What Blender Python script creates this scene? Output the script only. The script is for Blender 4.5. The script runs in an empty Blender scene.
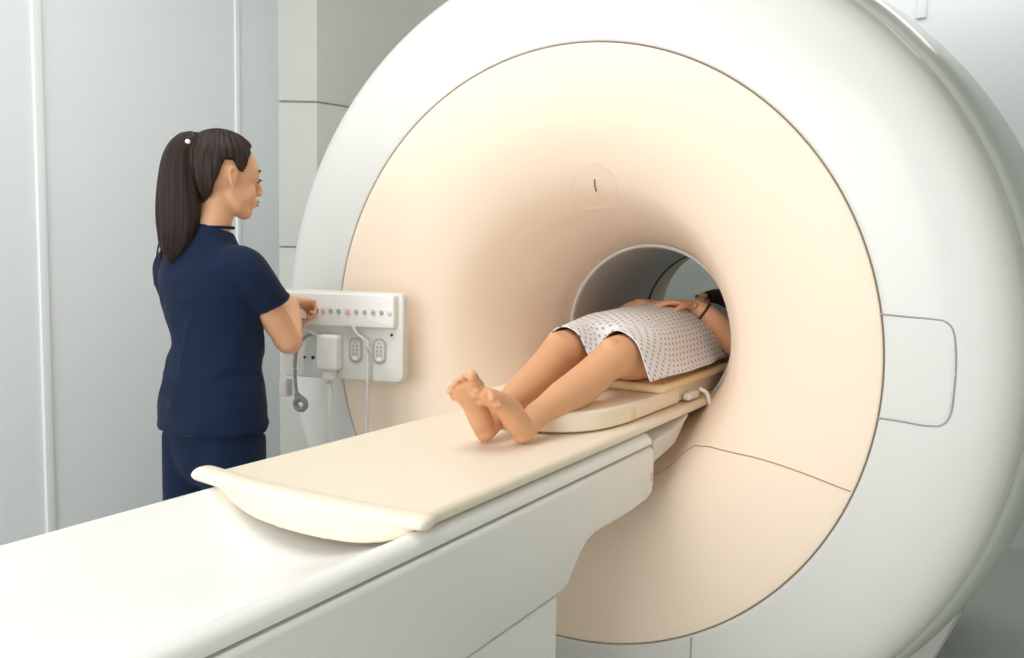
import bpy, bmesh, math, random
from mathutils import Vector, Matrix, noise
random.seed(4)
PI = math.pi
COL = bpy.context.scene.collection
ZB = 1.085            # height of the bore axis

# ------------------------------------------------------------ materials
def mat(name, col, rough=.5, spec=.5, coat=0, sss=0, bump=0, bscale=60, noise_amt=0, nscale=8, metal=0, emit=0, sheen=0):
    m = bpy.data.materials.new(name); m.use_nodes = True
    nt = m.node_tree; b = nt.nodes['Principled BSDF']
    b.inputs['Base Color'].default_value = (*col, 1)
    b.inputs['Roughness'].default_value = rough
    b.inputs['Specular IOR Level'].default_value = spec
    b.inputs['Coat Weight'].default_value = coat
    b.inputs['Coat Roughness'].default_value = .08
    b.inputs['Metallic'].default_value = metal
    b.inputs['Sheen Weight'].default_value = sheen
    if sss:
        b.inputs['Subsurface Weight'].default_value = sss
        b.inputs['Subsurface Radius'].default_value = (.012, .005, .003)
        b.inputs['Subsurface Scale'].default_value = 1
    if emit:
        b.inputs['Emission Color'].default_value = (*col, 1); b.inputs['Emission Strength'].default_value = emit
    tc = nt.nodes.new('ShaderNodeTexCoord')
    if noise_amt:
        n = nt.nodes.new('ShaderNodeTexNoise'); n.inputs['Scale'].default_value = nscale; n.inputs['Detail'].default_value = 4
        nt.links.new(tc.outputs['Object'], n.inputs['Vector'])
        mx = nt.nodes.new('ShaderNodeMix'); mx.data_type = 'RGBA'
        mx.inputs[6].default_value = (*[c * (1 - noise_amt) for c in col], 1)
        mx.inputs[7].default_value = (*[min(1, c * (1 + noise_amt)) for c in col], 1)
        nt.links.new(n.outputs['Fac'], mx.inputs[0]); nt.links.new(mx.outputs[2], b.inputs['Base Color'])
    if bump:
        n = nt.nodes.new('ShaderNodeTexNoise'); n.inputs['Scale'].default_value = bscale; n.inputs['Detail'].default_value = 5
        nt.links.new(tc.outputs['Object'], n.inputs['Vector'])
        bp = nt.nodes.new('ShaderNodeBump'); bp.inputs['Strength'].default_value = bump; bp.inputs['Distance'].default_value = .004
        nt.links.new(n.outputs['Fac'], bp.inputs['Height']); nt.links.new(bp.outputs['Normal'], b.inputs['Normal'])
    return m

M = dict(
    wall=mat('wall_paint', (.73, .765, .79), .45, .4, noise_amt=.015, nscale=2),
    unseen_wall_right=mat('light_dimming_wall_paint', (.45, .47, .42), .5, .4, noise_amt=.02),  # grey-green picked to dim light arriving from the right
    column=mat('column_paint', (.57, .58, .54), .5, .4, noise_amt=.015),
    strip=mat('pale_strip', (.76, .80, .81), .35),
    floor=mat('vinyl_floor', (.50, .52, .48), .35, .5, noise_amt=.05, nscale=20),
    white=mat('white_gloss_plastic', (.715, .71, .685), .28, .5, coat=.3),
    side_shaded=mat('shaded_grey_gloss_plastic', (.60, .62, .575), .3, .5, coat=.3),  # ring plastic darkened, puts the shade of the drum's side into the colour
    couch=mat('couch_white_plastic', (.86, .86, .84), .33, .5, coat=.15),
    cream=mat('cream_plastic', (.94, .775, .625), .42, .4),
    deck=mat('deck_cream_plastic', (.86, .775, .64), .40, .4),
    pad=mat('cream_vinyl_pad', (.90, .79, .64), .5, .35, bump=.15, bscale=30),
    cushion=mat('yellow_cream_vinyl', (.84, .64, .38), .45, .4),
    tube=mat('grey_bore_liner', (.52, .50, .46), .35, .5),
    flare=mat('beige_flare', (.55, .48, .34), .45),
    seam=mat('seam_shadow_gap', (.42, .30, .18), .7),
    ringgap=mat('ring_shadow_gap', (.24, .20, .15), .7),
    seamg=mat('grey_seam_gap', (.36, .36, .35), .7),
    dark=mat('dark_gasket', (.05, .045, .035), .6),
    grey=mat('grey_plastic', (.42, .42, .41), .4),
    lgrey=mat('light_grey_plastic', (.66, .65, .62), .4),
    panel=mat('panel_plastic', (.74, .73, .69), .38, coat=.1),
    panelw=mat('console_plastic', (.86, .86, .84), .35, coat=.1),
    cable=mat('white_cable', (.78, .77, .73), .45),
    gcable=mat('grey_cable', (.36, .37, .37), .45),
    red=mat('red_button', (.55, .02, .04), .3, coat=.3),
    pink=mat('pale_pink_button', (.80, .50, .46), .4),
    green=mat('grey_green_button', (.33, .44, .38), .4),
    btn=mat('grey_button', (.42, .45, .42), .4),
    skin=mat('skin', (.68, .37, .22), .5, .35, sss=.12, bump=.08, bscale=90, noise_amt=.06, nscale=9),
    skinp=mat('skin_tan', (.70, .375, .205), .48, .35, sss=.12, bump=.08, bscale=90, noise_amt=.07, nscale=9),
    nail=mat('nail', (.82, .52, .42), .25, coat=.3),
    lip=mat('lip', (.55, .20, .17), .4),
    hair=mat('dark_hair', (.022, .013, .010), .5, .22),
    brow=mat('brow_hair', (.03, .018, .014), .7),
    eye=mat('eye_white', (.75, .72, .68), .15),
    iris=mat('iris', (.03, .018, .01), .15),
    navy=mat('navy_scrub_cloth', (.006, .014, .040), .85, .15, bump=.3, bscale=18, sheen=.05),
    shoe=mat('white_shoe', (.7, .7, .7), .5),
    pearl=mat('pearl', (.85, .85, .85), .2),
    band=mat('black_elastic', (.03, .025, .02), .6),
    engrave=mat('engraved_mark', (.28, .23, .13), .6),
    engrave2=mat('faint_engraving', (.74, .60, .46), .6),
    lamp=mat('lamp_diffuser', (1, .98, .94), .5, emit=6),
)
# hair streaks
def streak(m, scale, s):
    nt = m.node_tree; b = nt.nodes['Principled BSDF']
    tc = nt.nodes.new('ShaderNodeTexCoord'); mp = nt.nodes.new('ShaderNodeMapping'); mp.inputs['Scale'].default_value = scale
    n = nt.nodes.new('ShaderNodeTexNoise'); n.inputs['Scale'].default_value = 1; n.inputs['Detail'].default_value = 6
    nt.links.new(tc.outputs['UV'], mp.inputs['Vector']); nt.links.new(mp.outputs['Vector'], n.inputs['Vector'])
    bp = nt.nodes.new('ShaderNodeBump'); bp.inputs['Strength'].default_value = s; bp.inputs['Distance'].default_value = .004
    nt.links.new(n.outputs['Fac'], bp.inputs['Height']); nt.links.new(bp.outputs['Normal'], b.inputs['Normal'])
    cr = nt.nodes.new('ShaderNodeValToRGB')
    cr.color_ramp.elements[0].color = (.012, .007, .006, 1); cr.color_ramp.elements[0].position = .35
    cr.color_ramp.elements[1].color = (.042, .023, .017, 1); cr.color_ramp.elements[1].position = .7
    nt.links.new(n.outputs['Fac'], cr.inputs['Fac']); nt.links.new(cr.outputs['Color'], b.inputs['Base Color'])
streak(M['hair'], (70, 3, 1), .9)
# gown: staggered little printed diamonds on near-white cotton, from UV in metres
def gown_mat():
    m = mat('printed_gown_cotton', (.80, .79, .81), .85, .2)
    nt = m.node_tree; b = nt.nodes['Principled BSDF']; N = nt.nodes.new; L = nt.links.new
    tc = N('ShaderNodeTexCoord')
    def dots(offx, offy, pitch, size):
        mp = N('ShaderNodeMapping'); mp.inputs['Location'].default_value = (offx, offy, 0)
        mp.inputs['Scale'].default_value = (1 / pitch, 1 / pitch, 1); L(tc.outputs['UV'], mp.inputs['Vector'])
        fr = N('ShaderNodeVectorMath'); fr.operation = 'FRACTION'; L(mp.outputs[0], fr.inputs[0])
        sb = N('ShaderNodeVectorMath'); sb.operation = 'SUBTRACT'; sb.inputs[1].default_value = (.5, .5, 0); L(fr.outputs[0], sb.inputs[0])
        ab = N('ShaderNodeVectorMath'); ab.operation = 'ABSOLUTE'; L(sb.outputs[0], ab.inputs[0])
        sx = N('ShaderNodeSeparateXYZ'); L(ab.outputs[0], sx.inputs[0])
        ad = N('ShaderNodeMath'); ad.operation = 'ADD'; L(sx.outputs[0], ad.inputs[0]); L(sx.outputs[1], ad.inputs[1])
        lt = N('ShaderNodeMath'); lt.operation = 'LESS_THAN'; lt.inputs[1].default_value = size; L(ad.outputs[0], lt.inputs[0])
        return lt
    a = dots(0, 0, .034, .17); c = dots(.5, .5, .034, .17)
    m1 = N('ShaderNodeMix'); m1.data_type = 'RGBA'; m1.inputs[6].default_value = (.80, .79, .81, 1); m1.inputs[7].default_value = (.22, .24, .34, 1)
    m2 = N('ShaderNodeMix'); m2.data_type = 'RGBA'; m2.inputs[7].default_value = (.34, .27, .36, 1)
    L(a.outputs[0], m1.inputs[0]); L(m1.outputs[2], m2.inputs[6]); L(c.outputs[0], m2.inputs[0]); L(m2.outputs[2], b.inputs['Base Color'])
    return m
M['gown'] = gown_mat()

# ------------------------------------------------------------ helpers
def link(name, me, m=None, parent=None, smooth=True, autos=None):
    o = bpy.data.objects.new(name, me); COL.objects.link(o)
    if m is not None: me.materials.append(m)
    if smooth:
        for p in me.polygons: p.use_smooth = True
    if autos is not None:
        sharpen(me, autos)
    if parent is not None: o.parent = parent
    return o

def sharpen(me, deg):
    bm = bmesh.new(); bm.from_mesh(me)
    for e in bm.edges:
        if len(e.link_faces) == 2 and e.calc_face_angle(0) > math.radians(deg): e.smooth = False
    bm.to_mesh(me); bm.free()

def mesh(name, vs, fs, m=None, parent=None, smooth=True, autos=40, uvs=None):
    me = bpy.data.meshes.new(name); me.from_pydata([tuple(v) for v in vs], [], fs); me.update()
    if uvs:
        ul = me.uv_layers.new(name='UVMap')
        for lp in me.loops: ul.data[lp.index].uv = uvs[lp.vertex_index]
    bm = bmesh.new(); bm.from_mesh(me); bmesh.ops.recalc_face_normals(bm, faces=bm.faces); bm.to_mesh(me); bm.free()
    return link(name, me, m, parent, smooth, autos)

def tag(o, label, cat, group=None):
    o['label'] = label; o['category'] = cat
    if group: o['group'] = group
    return o

def empty(name, loc=(0, 0, 0)):
    o = bpy.data.objects.new(name, None); COL.objects.link(o); o.location = loc; o.empty_display_size = .1
    return o

def struct(o):
    o['kind'] = 'structure'; return o

def keep(parent, loc):           # children built in world coordinates
    for ch in parent.children_recursive:
        if ch.parent == parent: ch.matrix_parent_inverse = Matrix.Translation(loc).inverted()

def grid_faces(nr, nc, closed_c=False, closed_r=False):
    fs = []
    for i in range(nr if closed_r else nr - 1):
        for j in range(nc if closed_c else nc - 1):
            a = i * nc + j; b = i * nc + (j + 1) % nc
            c = ((i + 1) % nr) * nc + (j + 1) % nc; d = ((i + 1) % nr) * nc + j
            fs.append((a, b, c, d))
    return fs

def lathe(name, prof, m, parent=None, n=160, zcut=None, closed=False, autos=35):
    vs = []
    for r, y in prof:
        for k in range(n):
            a = 2 * PI * k / n; vs.append((r * math.cos(a), y, ZB + r * math.sin(a)))
    fs = grid_faces(len(prof), n, True, closed)
    me = bpy.data.meshes.new(name); me.from_pydata(vs, [], fs); me.update()
    bm = bmesh.new(); bm.from_mesh(me)
    if zcut is not None:
        bmesh.ops.bisect_plane(bm, geom=bm.verts[:] + bm.edges[:] + bm.faces[:], plane_co=(0, 0, zcut), plane_no=(0, 0, -1), clear_outer=True)
    bmesh.ops.recalc_face_normals(bm, faces=bm.faces); bm.to_mesh(me); bm.free()
    return link(name, me, m, parent, True, autos)

def catmull(P, sub):
    if len(P) < 3 or sub <= 1: return [tuple(p) for p in P]
    out = []
    n = len(P)
    for i in range(n - 1):
        p0 = P[max(i - 1, 0)]; p1 = P[i]; p2 = P[i + 1]; p3 = P[min(i + 2, n - 1)]
        for s in range(sub):
            t = s / sub
            out.append(tuple(.5 * ((2 * b) + (-a + c) * t + (2 * a - 5 * b + 4 * c - d) * t * t + (-a + 3 * b - 3 * c + d) * t ** 3)
                             for a, b, c, d in zip(p0, p1, p2, p3)))
    out.append(tuple(P[-1])); return out

def limb(keys, side=(1, 0, 0), n=20, sub=5, cap=True, sq=2.0):
    """keys (x,y,z,a[,b]); returns verts, faces of a closed rounded tube; a runs along side, b across."""
    keys = [tuple(k) + ((k[3],) if len(k) == 4 else ()) for k in keys]
    K = catmull(keys, sub); pts = [Vector(k[:3]) for k in K]
    rings = []
    side = Vector(side)
    def frame(i):
        t = (pts[min(i + 1, len(pts) - 1)] - pts[max(i - 1, 0)]).normalized()
        s = side - t * side.dot(t)
        if s.length < 1e-4: s = Vector((0, 0, 1)) - t * t.z
        s.normalize(); return t, s, t.cross(s)
    def ring(c, s, u, a, b):
        r = []
        for k in range(n):
            th = 2 * PI * k / n; cx, sy = math.cos(th), math.sin(th)
            cx = math.copysign(abs(cx) ** (2 / sq), cx); sy = math.copysign(abs(sy) ** (2 / sq), sy)
            r.append(c + s * (a * cx) + u * (b * sy))
        rings.append(r)
    for i, k in enumerate(K):
        t, s, u = frame(i)
        if i == 0 and cap:
            h = min(k[3], k[4])
            for q in (.15, .45, .75, .93): ring(pts[0] - t * h * math.sqrt(1 - q * q), s, u, k[3] * q, k[4] * q)
        ring(pts[i], s, u, k[3], k[4])
        if i == len(K) - 1 and cap:
            h = min(k[3], k[4])
            for q in (.93, .75, .45, .15): ring(pts[i] + t * h * math.sqrt(1 - q * q), s, u, k[3] * q, k[4] * q)
    vs = [v for r in rings for v in r]; fs = grid_faces(len(rings), n, True)
    fs.append(tuple(range(n))); fs.append(tuple((len(rings) - 1) * n + k for k in range(n)))
    return vs, fs

def ellipsoid(c, r, rot=None, nu=24, nv=16):
    vs = []; fs = []
    R = rot or Matrix.Identity(3)
    for i in range(nv + 1):
        ph = PI * (i + .0) / nv; ph = min(max(ph, .02), PI - .02)
        for j in range(nu):
            th = 2 * PI * j / nu
            p = Vector((r[0] * math.sin(ph) * math.cos(th), r[1] * math.sin(ph) * math.sin(th), r[2] * math.cos(ph)))
            vs.append(R @ p + Vector(c))
    fs = grid_faces(nv + 1, nu, True); fs.append(tuple(range(nu))); fs.append(tuple(nv * nu + k for k in range(nu)))
    return vs, fs

def merge(parts, M4=None):
    V, F = [], []
    for vs, fs in parts:
        o = len(V); V += [Vector(v) for v in vs]; F += [tuple(i + o for i in f) for f in fs]
    if M4 is not None: V = [M4 @ v for v in V]
    return V, F

def fuse(name, parts, m, parent=None, voxel=.006, smooth=6, M4=None, fac=.5, wrinkle=None):
    """one continuous surface out of overlapping closed pieces"""
    V, F = merge(parts, M4)
    me = bpy.data.meshes.new(name + '_raw'); me.from_pydata([tuple(v) for v in V], [], F); me.update()
    bm = bmesh.new(); bm.from_mesh(me)
    # outward normals piece by piece
    bmesh.ops.recalc_face_normals(bm, faces=bm.faces); bm.to_mesh(me); bm.free()
    t = bpy.data.objects.new('tmp', me); COL.objects.link(t)
    r = t.modifiers.new('r', 'REMESH'); r.mode = 'VOXEL'; r.voxel_size = voxel
    s = t.modifiers.new('s', 'SMOOTH'); s.iterations = smooth; s.factor = fac
    dg = bpy.context.evaluated_depsgraph_get()
    me2 = bpy.data.meshes.new_from_object(t.evaluated_get(dg)); me2.name = name
    bpy.data.objects.remove(t); bpy.data.meshes.remove(me)
    if wrinkle:
        nn = [v.normal.copy() for v in me2.vertices]
        for v, n in zip(me2.vertices, nn): v.co += n * wrinkle(v.co)
    return link(name, me2, m, parent)

def tube(name, pts, r, m, parent=None, n=10, sub=6, side=(0, 0, 1)):
    vs, fs = limb([(*p, r) for p in pts], side=side, n=n, sub=sub)
    return mesh(name, vs, fs, m, parent, autos=None)

def box(name, c, d, m, parent=None, bev=.003, seg=3, rot=None):
    bm = bmesh.new(); bmesh.ops.create_cube(bm, size=1)
    bmesh.ops.scale(bm, vec=d, verts=bm.verts)
    if bev: bmesh.ops.bevel(bm, geom=bm.edges[:] + bm.verts[:], offset=bev, segments=seg, affect='EDGES', profile=.5)
    if rot: bmesh.ops.rotate(bm, cent=(0, 0, 0), matrix=rot, verts=bm.verts)
    bmesh.ops.translate(bm, vec=c, verts=bm.verts)
    me = bpy.data.meshes.new(name); bm.to_mesh(me); bm.free()
    return link(name, me, m, parent, True, 35)

def prism(name, poly, h0, h1, m, parent=None, M4=None, bev=.004, autos=35):
    """polygon (u,v) extruded along w from h0 to h1; M4 maps (u,v,w) to the world"""
    bm = bmesh.new()
    b = [bm.verts.new((u, v, h0)) for u, v in poly]; t = [bm.verts.new((u, v, h1)) for u, v in poly]
    n = len(poly); bm.faces.new(b); bm.faces.new(t)
    sides = [bm.faces.new((b[i], b[(i + 1) % n], t[(i + 1) % n], t[i])) for i in range(n)]
    bmesh.ops.recalc_face_normals(bm, faces=bm.faces)
    if bev:
        es = [e for e in bm.edges if len({v.co.z for v in e.verts}) == 1]
        bmesh.ops.bevel(bm, geom=es, offset=bev, segments=3, affect='EDGES', profile=.5)
    if M4 is not None: bm.transform(M4); bmesh.ops.recalc_face_normals(bm, faces=bm.faces)
    me = bpy.data.meshes.new(name); bm.to_mesh(me); bm.free()
    return link(name, me, m, parent, True, autos)

def rrect(x0, y0, x1, y1, r, n=6):
    out = []
    for cx, cy, a in ((x1 - r, y1 - r, 0), (x0 + r, y1 - r, 90), (x0 + r, y0 + r, 180), (x1 - r, y0 + r, 270)):
        for k in range(n + 1):
            t = math.radians(a + 90 * k / n); out.append((cx + r * math.cos(t), cy + r * math.sin(t)))
    return out

# ------------------------------------------------------------ room
BW = 2.5
XL = -1.60
struct(box('unseen_wall_right', (2.65, -.5, 1.5), (.1, 6.1, 3.0), M['unseen_wall_right'], bev=0))  # unseen wall, added to cut ambient light from the right
struct(box('floor', (.7, -.9, -.05), (5.2, 6.9, .1), M['floor'], bev=0))
struct(box('wall_left', (XL - .05, -.9, 1.5), (.1, 6.9, 3.0), M['wall'], bev=0))
struct(box('wall_back', (.7, BW + .05, 1.5), (5.2, .1, 3.0), M['wall'], bev=0))
struct(box('trim_1', (XL + .004, -.53, 1.5), (.012, .030, 3.0), M['strip'], bev=.003))
struct(box('trim_2', (XL + .003, .262, 1.5), (.010, .022, 3.0), M['strip'], bev=.003))
struct(box('trim_3', (.58, BW - .004, 2.75), (.045, .012, .5), M['strip'], bev=.003))
# column beside the wall with pale front and receding side, split by horizontal joints
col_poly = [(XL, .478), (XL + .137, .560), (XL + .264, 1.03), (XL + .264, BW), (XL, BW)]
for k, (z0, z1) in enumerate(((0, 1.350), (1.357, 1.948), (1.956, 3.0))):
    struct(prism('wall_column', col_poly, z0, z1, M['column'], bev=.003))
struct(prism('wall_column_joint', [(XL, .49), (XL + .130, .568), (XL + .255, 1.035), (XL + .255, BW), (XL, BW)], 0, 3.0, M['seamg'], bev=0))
struct(box('ceiling', (.7, -.5, 3.05), (5.2, 6.2, .1), M['column'], bev=0))  # unseen, added to close off ambient light from overhead

# ------------------------------------------------------------ scanner
scanner = empty('mri_scanner', (0, .85, 0))
tag(scanner, 'large round white and cream medical scanner with open bore', 'medical scanner')
def sp(prof, sub=6): return catmull(prof, sub)
FACE = sp([(.823, .004), (.79, .004), (.70, .015), (.60, .042), (.52, .082), (.465, .128), (.43, .185), (.403, .25), (.380, .32), (.357, .395), (.335, .48), (.315, .56), (.303, .64)], 8)
face = [(.823, .03), (.8265, .018), (.8265, .009), (.8262, .006)] + FACE + [(.303, .68)]
o_face = lathe('front_cover', face, M['cream'], scanner, n=192); o_face['label'] = 'cream funnel shaped front cover'
OUT = sp([(.835, .003), (.92, .002), (1.0, .007), (1.065, .022), (1.102, .052), (1.121, .092)], 6)
outer = [(.8305, .03), (.8302, .010), (.8315, .005)] + OUT + [(1.122, .106), (1.119, .13)]
lathe('outer_ring_cover', outer, M['white'], scanner, n=192, zcut=.0)
lathe('ring_gap', [(.8255, .010), (.8315, .010), (.8315, .05), (.8255, .05)], M['ringgap'], scanner, n=192, closed=True)
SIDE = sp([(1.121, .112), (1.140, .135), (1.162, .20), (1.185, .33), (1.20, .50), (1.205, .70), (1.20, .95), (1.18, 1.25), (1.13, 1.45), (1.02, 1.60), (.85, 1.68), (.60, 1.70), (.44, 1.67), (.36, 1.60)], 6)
o = lathe('side_cover', [(1.119, .125), (1.116, .114)] + SIDE + [(.33, 1.55)], M['side_shaded'], scanner, n=192, zcut=.0)
lathe('bore_liner', [(.302, .64), (.295, .635), (.290, .64), (.287, .66), (.287, 1.30), (.30, 1.31), (.315, 1.31), (.315, .64)], M['tube'], scanner, n=128, closed=True)
lathe('bore_rim', [(.3015, .628), (.296, .625), (.291, .629), (.289, .640), (.3015, .640)], M['lgrey'], scanner, n=128, closed=True)
lathe('rear_gasket', [(.286, 1.298), (.283, 1.312), (.30, 1.318), (.30, 1.298)], M['dark'], scanner, n=128, closed=True)
lathe('rear_flare', sp([(.285, 1.318), (.289, 1.38), (.303, 1.50), (.335, 1.62)], 5) + [(.36, 1.62), (.36, 1.318)], M['flare'], scanner, n=128)

def yface(r):   # depth of the front cover at radius r
    for (r0, y0), (r1, y1) in zip(FACE, FACE[1:]):
        if r1 <= r <= r0: return y0 + (y1 - y0) * (r0 - r) / max(r0 - r1, 1e-9)
    return FACE[0][1] if r > FACE[0][0] else FACE[-1][1]
def yout(r):
    for (r0, y0), (r1, y1) in zip(OUT, OUT[1:]):
        if r0 <= r <= r1: return y0 + (y1 - y0) * (r - r0) / max(r1 - r0, 1e-9)
    return OUT[0][1] if r < OUT[0][0] else OUT[-1][1]
def on(x, z, off=0.0):
    r = math.hypot(x, z - ZB)
    return (x, (yface(r) if r < .83 else yout(r)) - off, z)
def seamline(name, pts, r, m, sub=6):
    P = catmull(pts, sub); P = [on(x, z, .0) for x, z in P]
    return tube(name, P, r, m, scanner, n=8, sub=1)
# cover joints
sl = [(.195, .704), (.211, .716), (.253, .747), (.281, .780), (.312, .808), (.330, .818), (.352, .824), (.391, .835), (.46, .840), (.549, .842), (.653, .830), (.771, .804)]
seamline('cover_joint', sl, .0018, M['seam'])
seamline('cover_joint', [(.402, z) for z in (.352, .30, .24, .18, .12, .06, .01)], .0025, M['seamg'])
ap = [(.817, 1.224), (.87, 1.221), (.925, 1.218), (.950, 1.213), (.966, 1.190), (.974, 1.13), (.974, 1.06), (.970, 1.01), (.955, .985), (.925, .979), (.87, .983), (.822, .985)]
seamline('access_hatch_joint', ap, .0022, M['seamg'], 8)
# hatch skin, a hair proud of the ring
hv, nn = [], 26
for j in range(nn):
    z = .990 + (1.218 - .990) * j / (nn - 1)
    cz = (j / (nn - 1) - .5) * 2; xr = .969 - .022 * abs(cz) ** 8; xl = math.sqrt(.8405 ** 2 - (z - ZB) ** 2) + .002
    for i in range(nn):
        x = xl + (xr - xl) * i / (nn - 1); hv.append(on(x, z, .0012))
o = mesh('access_hatch', hv, grid_faces(nn, nn), M['white'], scanner)
# shield shaped badge with a small upright mark above the bore
BADGE = [(-.083, 1.490), (-.070, 1.512), (-.050, 1.542), (-.030, 1.570), (-.012, 1.586), (.015, 1.598), (.045, 1.603), (.072, 1.594), (.090, 1.576), (.098, 1.550), (.088, 1.528), (.070, 1.506), (.050, 1.493), (.022, 1.487), (-.043, 1.486), (-.070, 1.485), (-.083, 1.490)]
def badge_outline(cx, cz, q): return [(cx + (x - cx) * q, cz + (z - cz) * q) for x, z in BADGE]
bc = (.018, 1.544)
seamline('badge_outline', badge_outline(*bc, 1), .0010, M['cream'], 3)
# badge plate
bo = badge_outline(*bc, .97); vs = [on(bc[0], bc[1], .003)]
for q in (.5, 1.0):
    vs += [on(bc[0] + (x - bc[0]) * q, bc[1] + (z - bc[1]) * q, .0025 if q < 1 else .001) for x, z in bo]
nb = len(bo); fs = [(0, 1 + k, 1 + (k + 1) % nb) for k in range(nb)] + [(1 + k, 1 + nb + k, 1 + nb + (k + 1) % nb, 1 + (k + 1) % nb) for k in range(nb)]
bd = mesh('badge', vs, fs, M['cream'], scanner)
def onpts(l, off): return [on(x, z, off) for x, z in l]
tube('mark', onpts([(.018, 1.529), (.024, 1.543), (.031, 1.557)], .004), .0024, M['engrave'], bd, sub=3)
for zz, w in ((1.513, .042), (1.502, .040)):
    tube('mark', onpts([(-.004 - w, zz), (-.004 - w / 2, zz), (-.004, zz), (-.004 + w / 2, zz), (-.004 + w, zz)], .0025), .0007, M['engrave2'], bd, sub=3)
# pedestal the drum stands on
def ped(name, m, w0, w1, y0, y1, z1):
    vs = []
    for y in (y0, y1):
        for x, z in ((-w0, 0), (w0, 0), (w1, z1), (-w1, z1)): vs.append((x, y, z))
    return mesh(name, vs, [(0, 1, 2, 3), (4, 5, 6, 7), (0, 1, 5, 4), (1, 2, 6, 5), (2, 3, 7, 6), (3, 0, 4, 7)], m, scanner, smooth=False)
ped('pedestal', M['lgrey'], .84, 1.00, .45, 1.45, .42)
ped('pedestal_side_shade', M['grey'], .842, 1.003, .47, 1.43, .40)  # darker grey sheet over the sloping sides, their shade painted in
# docking bracket under the couch nose
prism('docking_bracket', [(.03, .852), (.03, .785), (.046, .793), (.12, .803), (.195, .815), (.235, .84), (.275, .868), (.313, .882), (.20, .862)], -.13, .268, M['lgrey'], scanner,
      M4=Matrix(((0, 0, 1, 0), (1, 0, 0, 0), (0, 1, 0, 0), (0, 0, 0, 1))), bev=.006)
keep(scanner, (0, .85, 0))

# ------------------------------------------------------------ couch
couch = empty('patient_couch', (0, -1.3, 0))
tag(couch, 'long white patient couch leading up to the scanner bore', 'patient table')
# trough: lips at both sides and a dished top, lofted along y
def trough_section(y):
    h = []
    xs = [.262, .2705, .2685, .262, .253, .244, .236, .229, .222, .21]
    zs = [.8475, .849, .862, .870, .8745, .8755, .874, .870, .864, .858]
    right = list(zip(xs, zs))
    mid = [(x, .803 + .054 * (abs(x) / .21) ** 2.0) for x in (.17, .13, .09, .045, 0)]
    L = right + mid
    L = L + [(-x, z) for x, z in L[-2::-1]]
    return L
ys = [-3.0, -2.2, -1.6, -1.2, -.9, -.6, -.3, -.08, .0, .012, .016]
vs = []
sec0 = trough_section(0)
for y in ys:
    dz = -.006 if y == ys[-1] else 0
    for x, z in sec0: vs.append((x, y, z + dz))
nc = len(sec0); fs = grid_faces(len(ys), nc, False)
# close below
base = len(vs)
for y in ys: vs += [(.262, y, .8465), (-.262, y, .8465)]
o = mesh('couch_top', vs, fs + [tuple(range((len(ys) - 1) * nc, len(ys) * nc))] + [tuple(range(nc))], M['couch'], couch, autos=50)
# side body: upper skirt silhouette seen from the side (y,z), extruded across
skirt = [(-3.0, .845), (.004, .845), (.016, .835), (.022, .80), (.022, .745), (.016, .715), (-.004, .700), (-.06, .690), (-.16, .684), (-.26, .693 - .005), (-.34, .676),
         (-.39, .652), (-.43, .615), (-.462, .56), (-.478, .52), (-.488, .50), (-.50, .497), (-3.0, .497)]
skirt = [(-3.0, .845), (.004, .845), (.016, .835), (.022, .80), (.022, .742), (.014, .716), (-.02, .704), (-.12, .698), (-.24, .698), (-.33, .700), (-.375, .692), (-.41, .672),
         (-.44, .645), (-.465, .62), (-.50, .613), (-.95, .613), (-3.0, .613)]
A4 = Matrix(((0, 0, 1, 0), (1, 0, 0, 0), (0, 1, 0, 0), (0, 0, 0, 1)))
prism('couch_side_cover', skirt, .236, .278, M['couch'], couch, M4=A4, bev=.014)
prism('couch_side_cover', skirt, -.278, -.236, M['couch'], couch, M4=A4, bev=.014)
prism('couch_beam', [(y, min(z, .76)) for y, z in skirt[:1] + skirt[5:]], -.24, .24, M['couch'], couch, M4=A4, bev=0)
prism('couch_pedestal', [(-3.0, .608), (-.50, .608), (-.50, 0), (-3.0, 0)], -.268, .268, M['couch'], couch, M4=A4, bev=.006)
for s in (-1, 1): box('couch_joint', (s * .266, -1.49, .8465), (.0085, 3.0, .0028), M['seamg'], couch, bev=0)
tube('couch_joint', [(.262, -3, .6105), (.262, -.51, .6105)], .004, M['seamg'], couch, sub=1)
# pink emergency mark near the nose
prism('pull_tab', rrect(-.008, .752, .000, .778, .003), .2781, .2796, M['pink'], couch, M4=A4, bev=.0005)
box('dock_lip', (0, .005, .78), (.44, .03, .06), M['grey'], couch, bev=.008)
keep(couch, (0, -1.3, 0))

# ------------------------------------------------------------ moving table top
cradle = empty('sliding_table_top', (0, -.3, .82))
tag(cradle, 'cream sliding table top riding on the white couch', 'table top')
HW = .258
def deck_section(y, k):
    # k 0..1 shrinks the hanging belly near the front
    top = []
    xs = [HW, HW + .003, HW + .001, HW - .006, HW - .014]
    zs = [.8835, .890, .899, .9045, .9055]
    L = list(zip(xs, zs))
    L += [(x, .9035 - .004 * (1 - (abs(x) / .245) ** 2)) for x in (.235, .18, .12, .06, 0)]
    L = L + [(-x, z) for x, z in L[-2::-1]]
    under = [(-.245, .880), (-.225, .8795), (-.21, .868), (-.16, .842), (-.11, .826), (-.055, .817), (0, .814)]
    under = under + [(-x, z) for x, z in under[-2::-1]]
    if y < -.85: under = [(x, max(z, .842)) for x, z in under]
    return L + under
ys = [-.955, -.95, -.9, -.8, -.6, -.3, 0, .3, .6, 1.0, 1.4, 1.60]
vs = []
for y in ys: vs += [(x, y, z) for x, z in deck_section(y, 1)]
nc = len(deck_section(0, 1))
fs = grid_faces(len(ys), nc, True) + [tuple(range(nc)), tuple((len(ys) - 1) * nc + k for k in range(nc))]
mesh('deck', vs, fs, M['deck'], cradle, autos=45)
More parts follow.
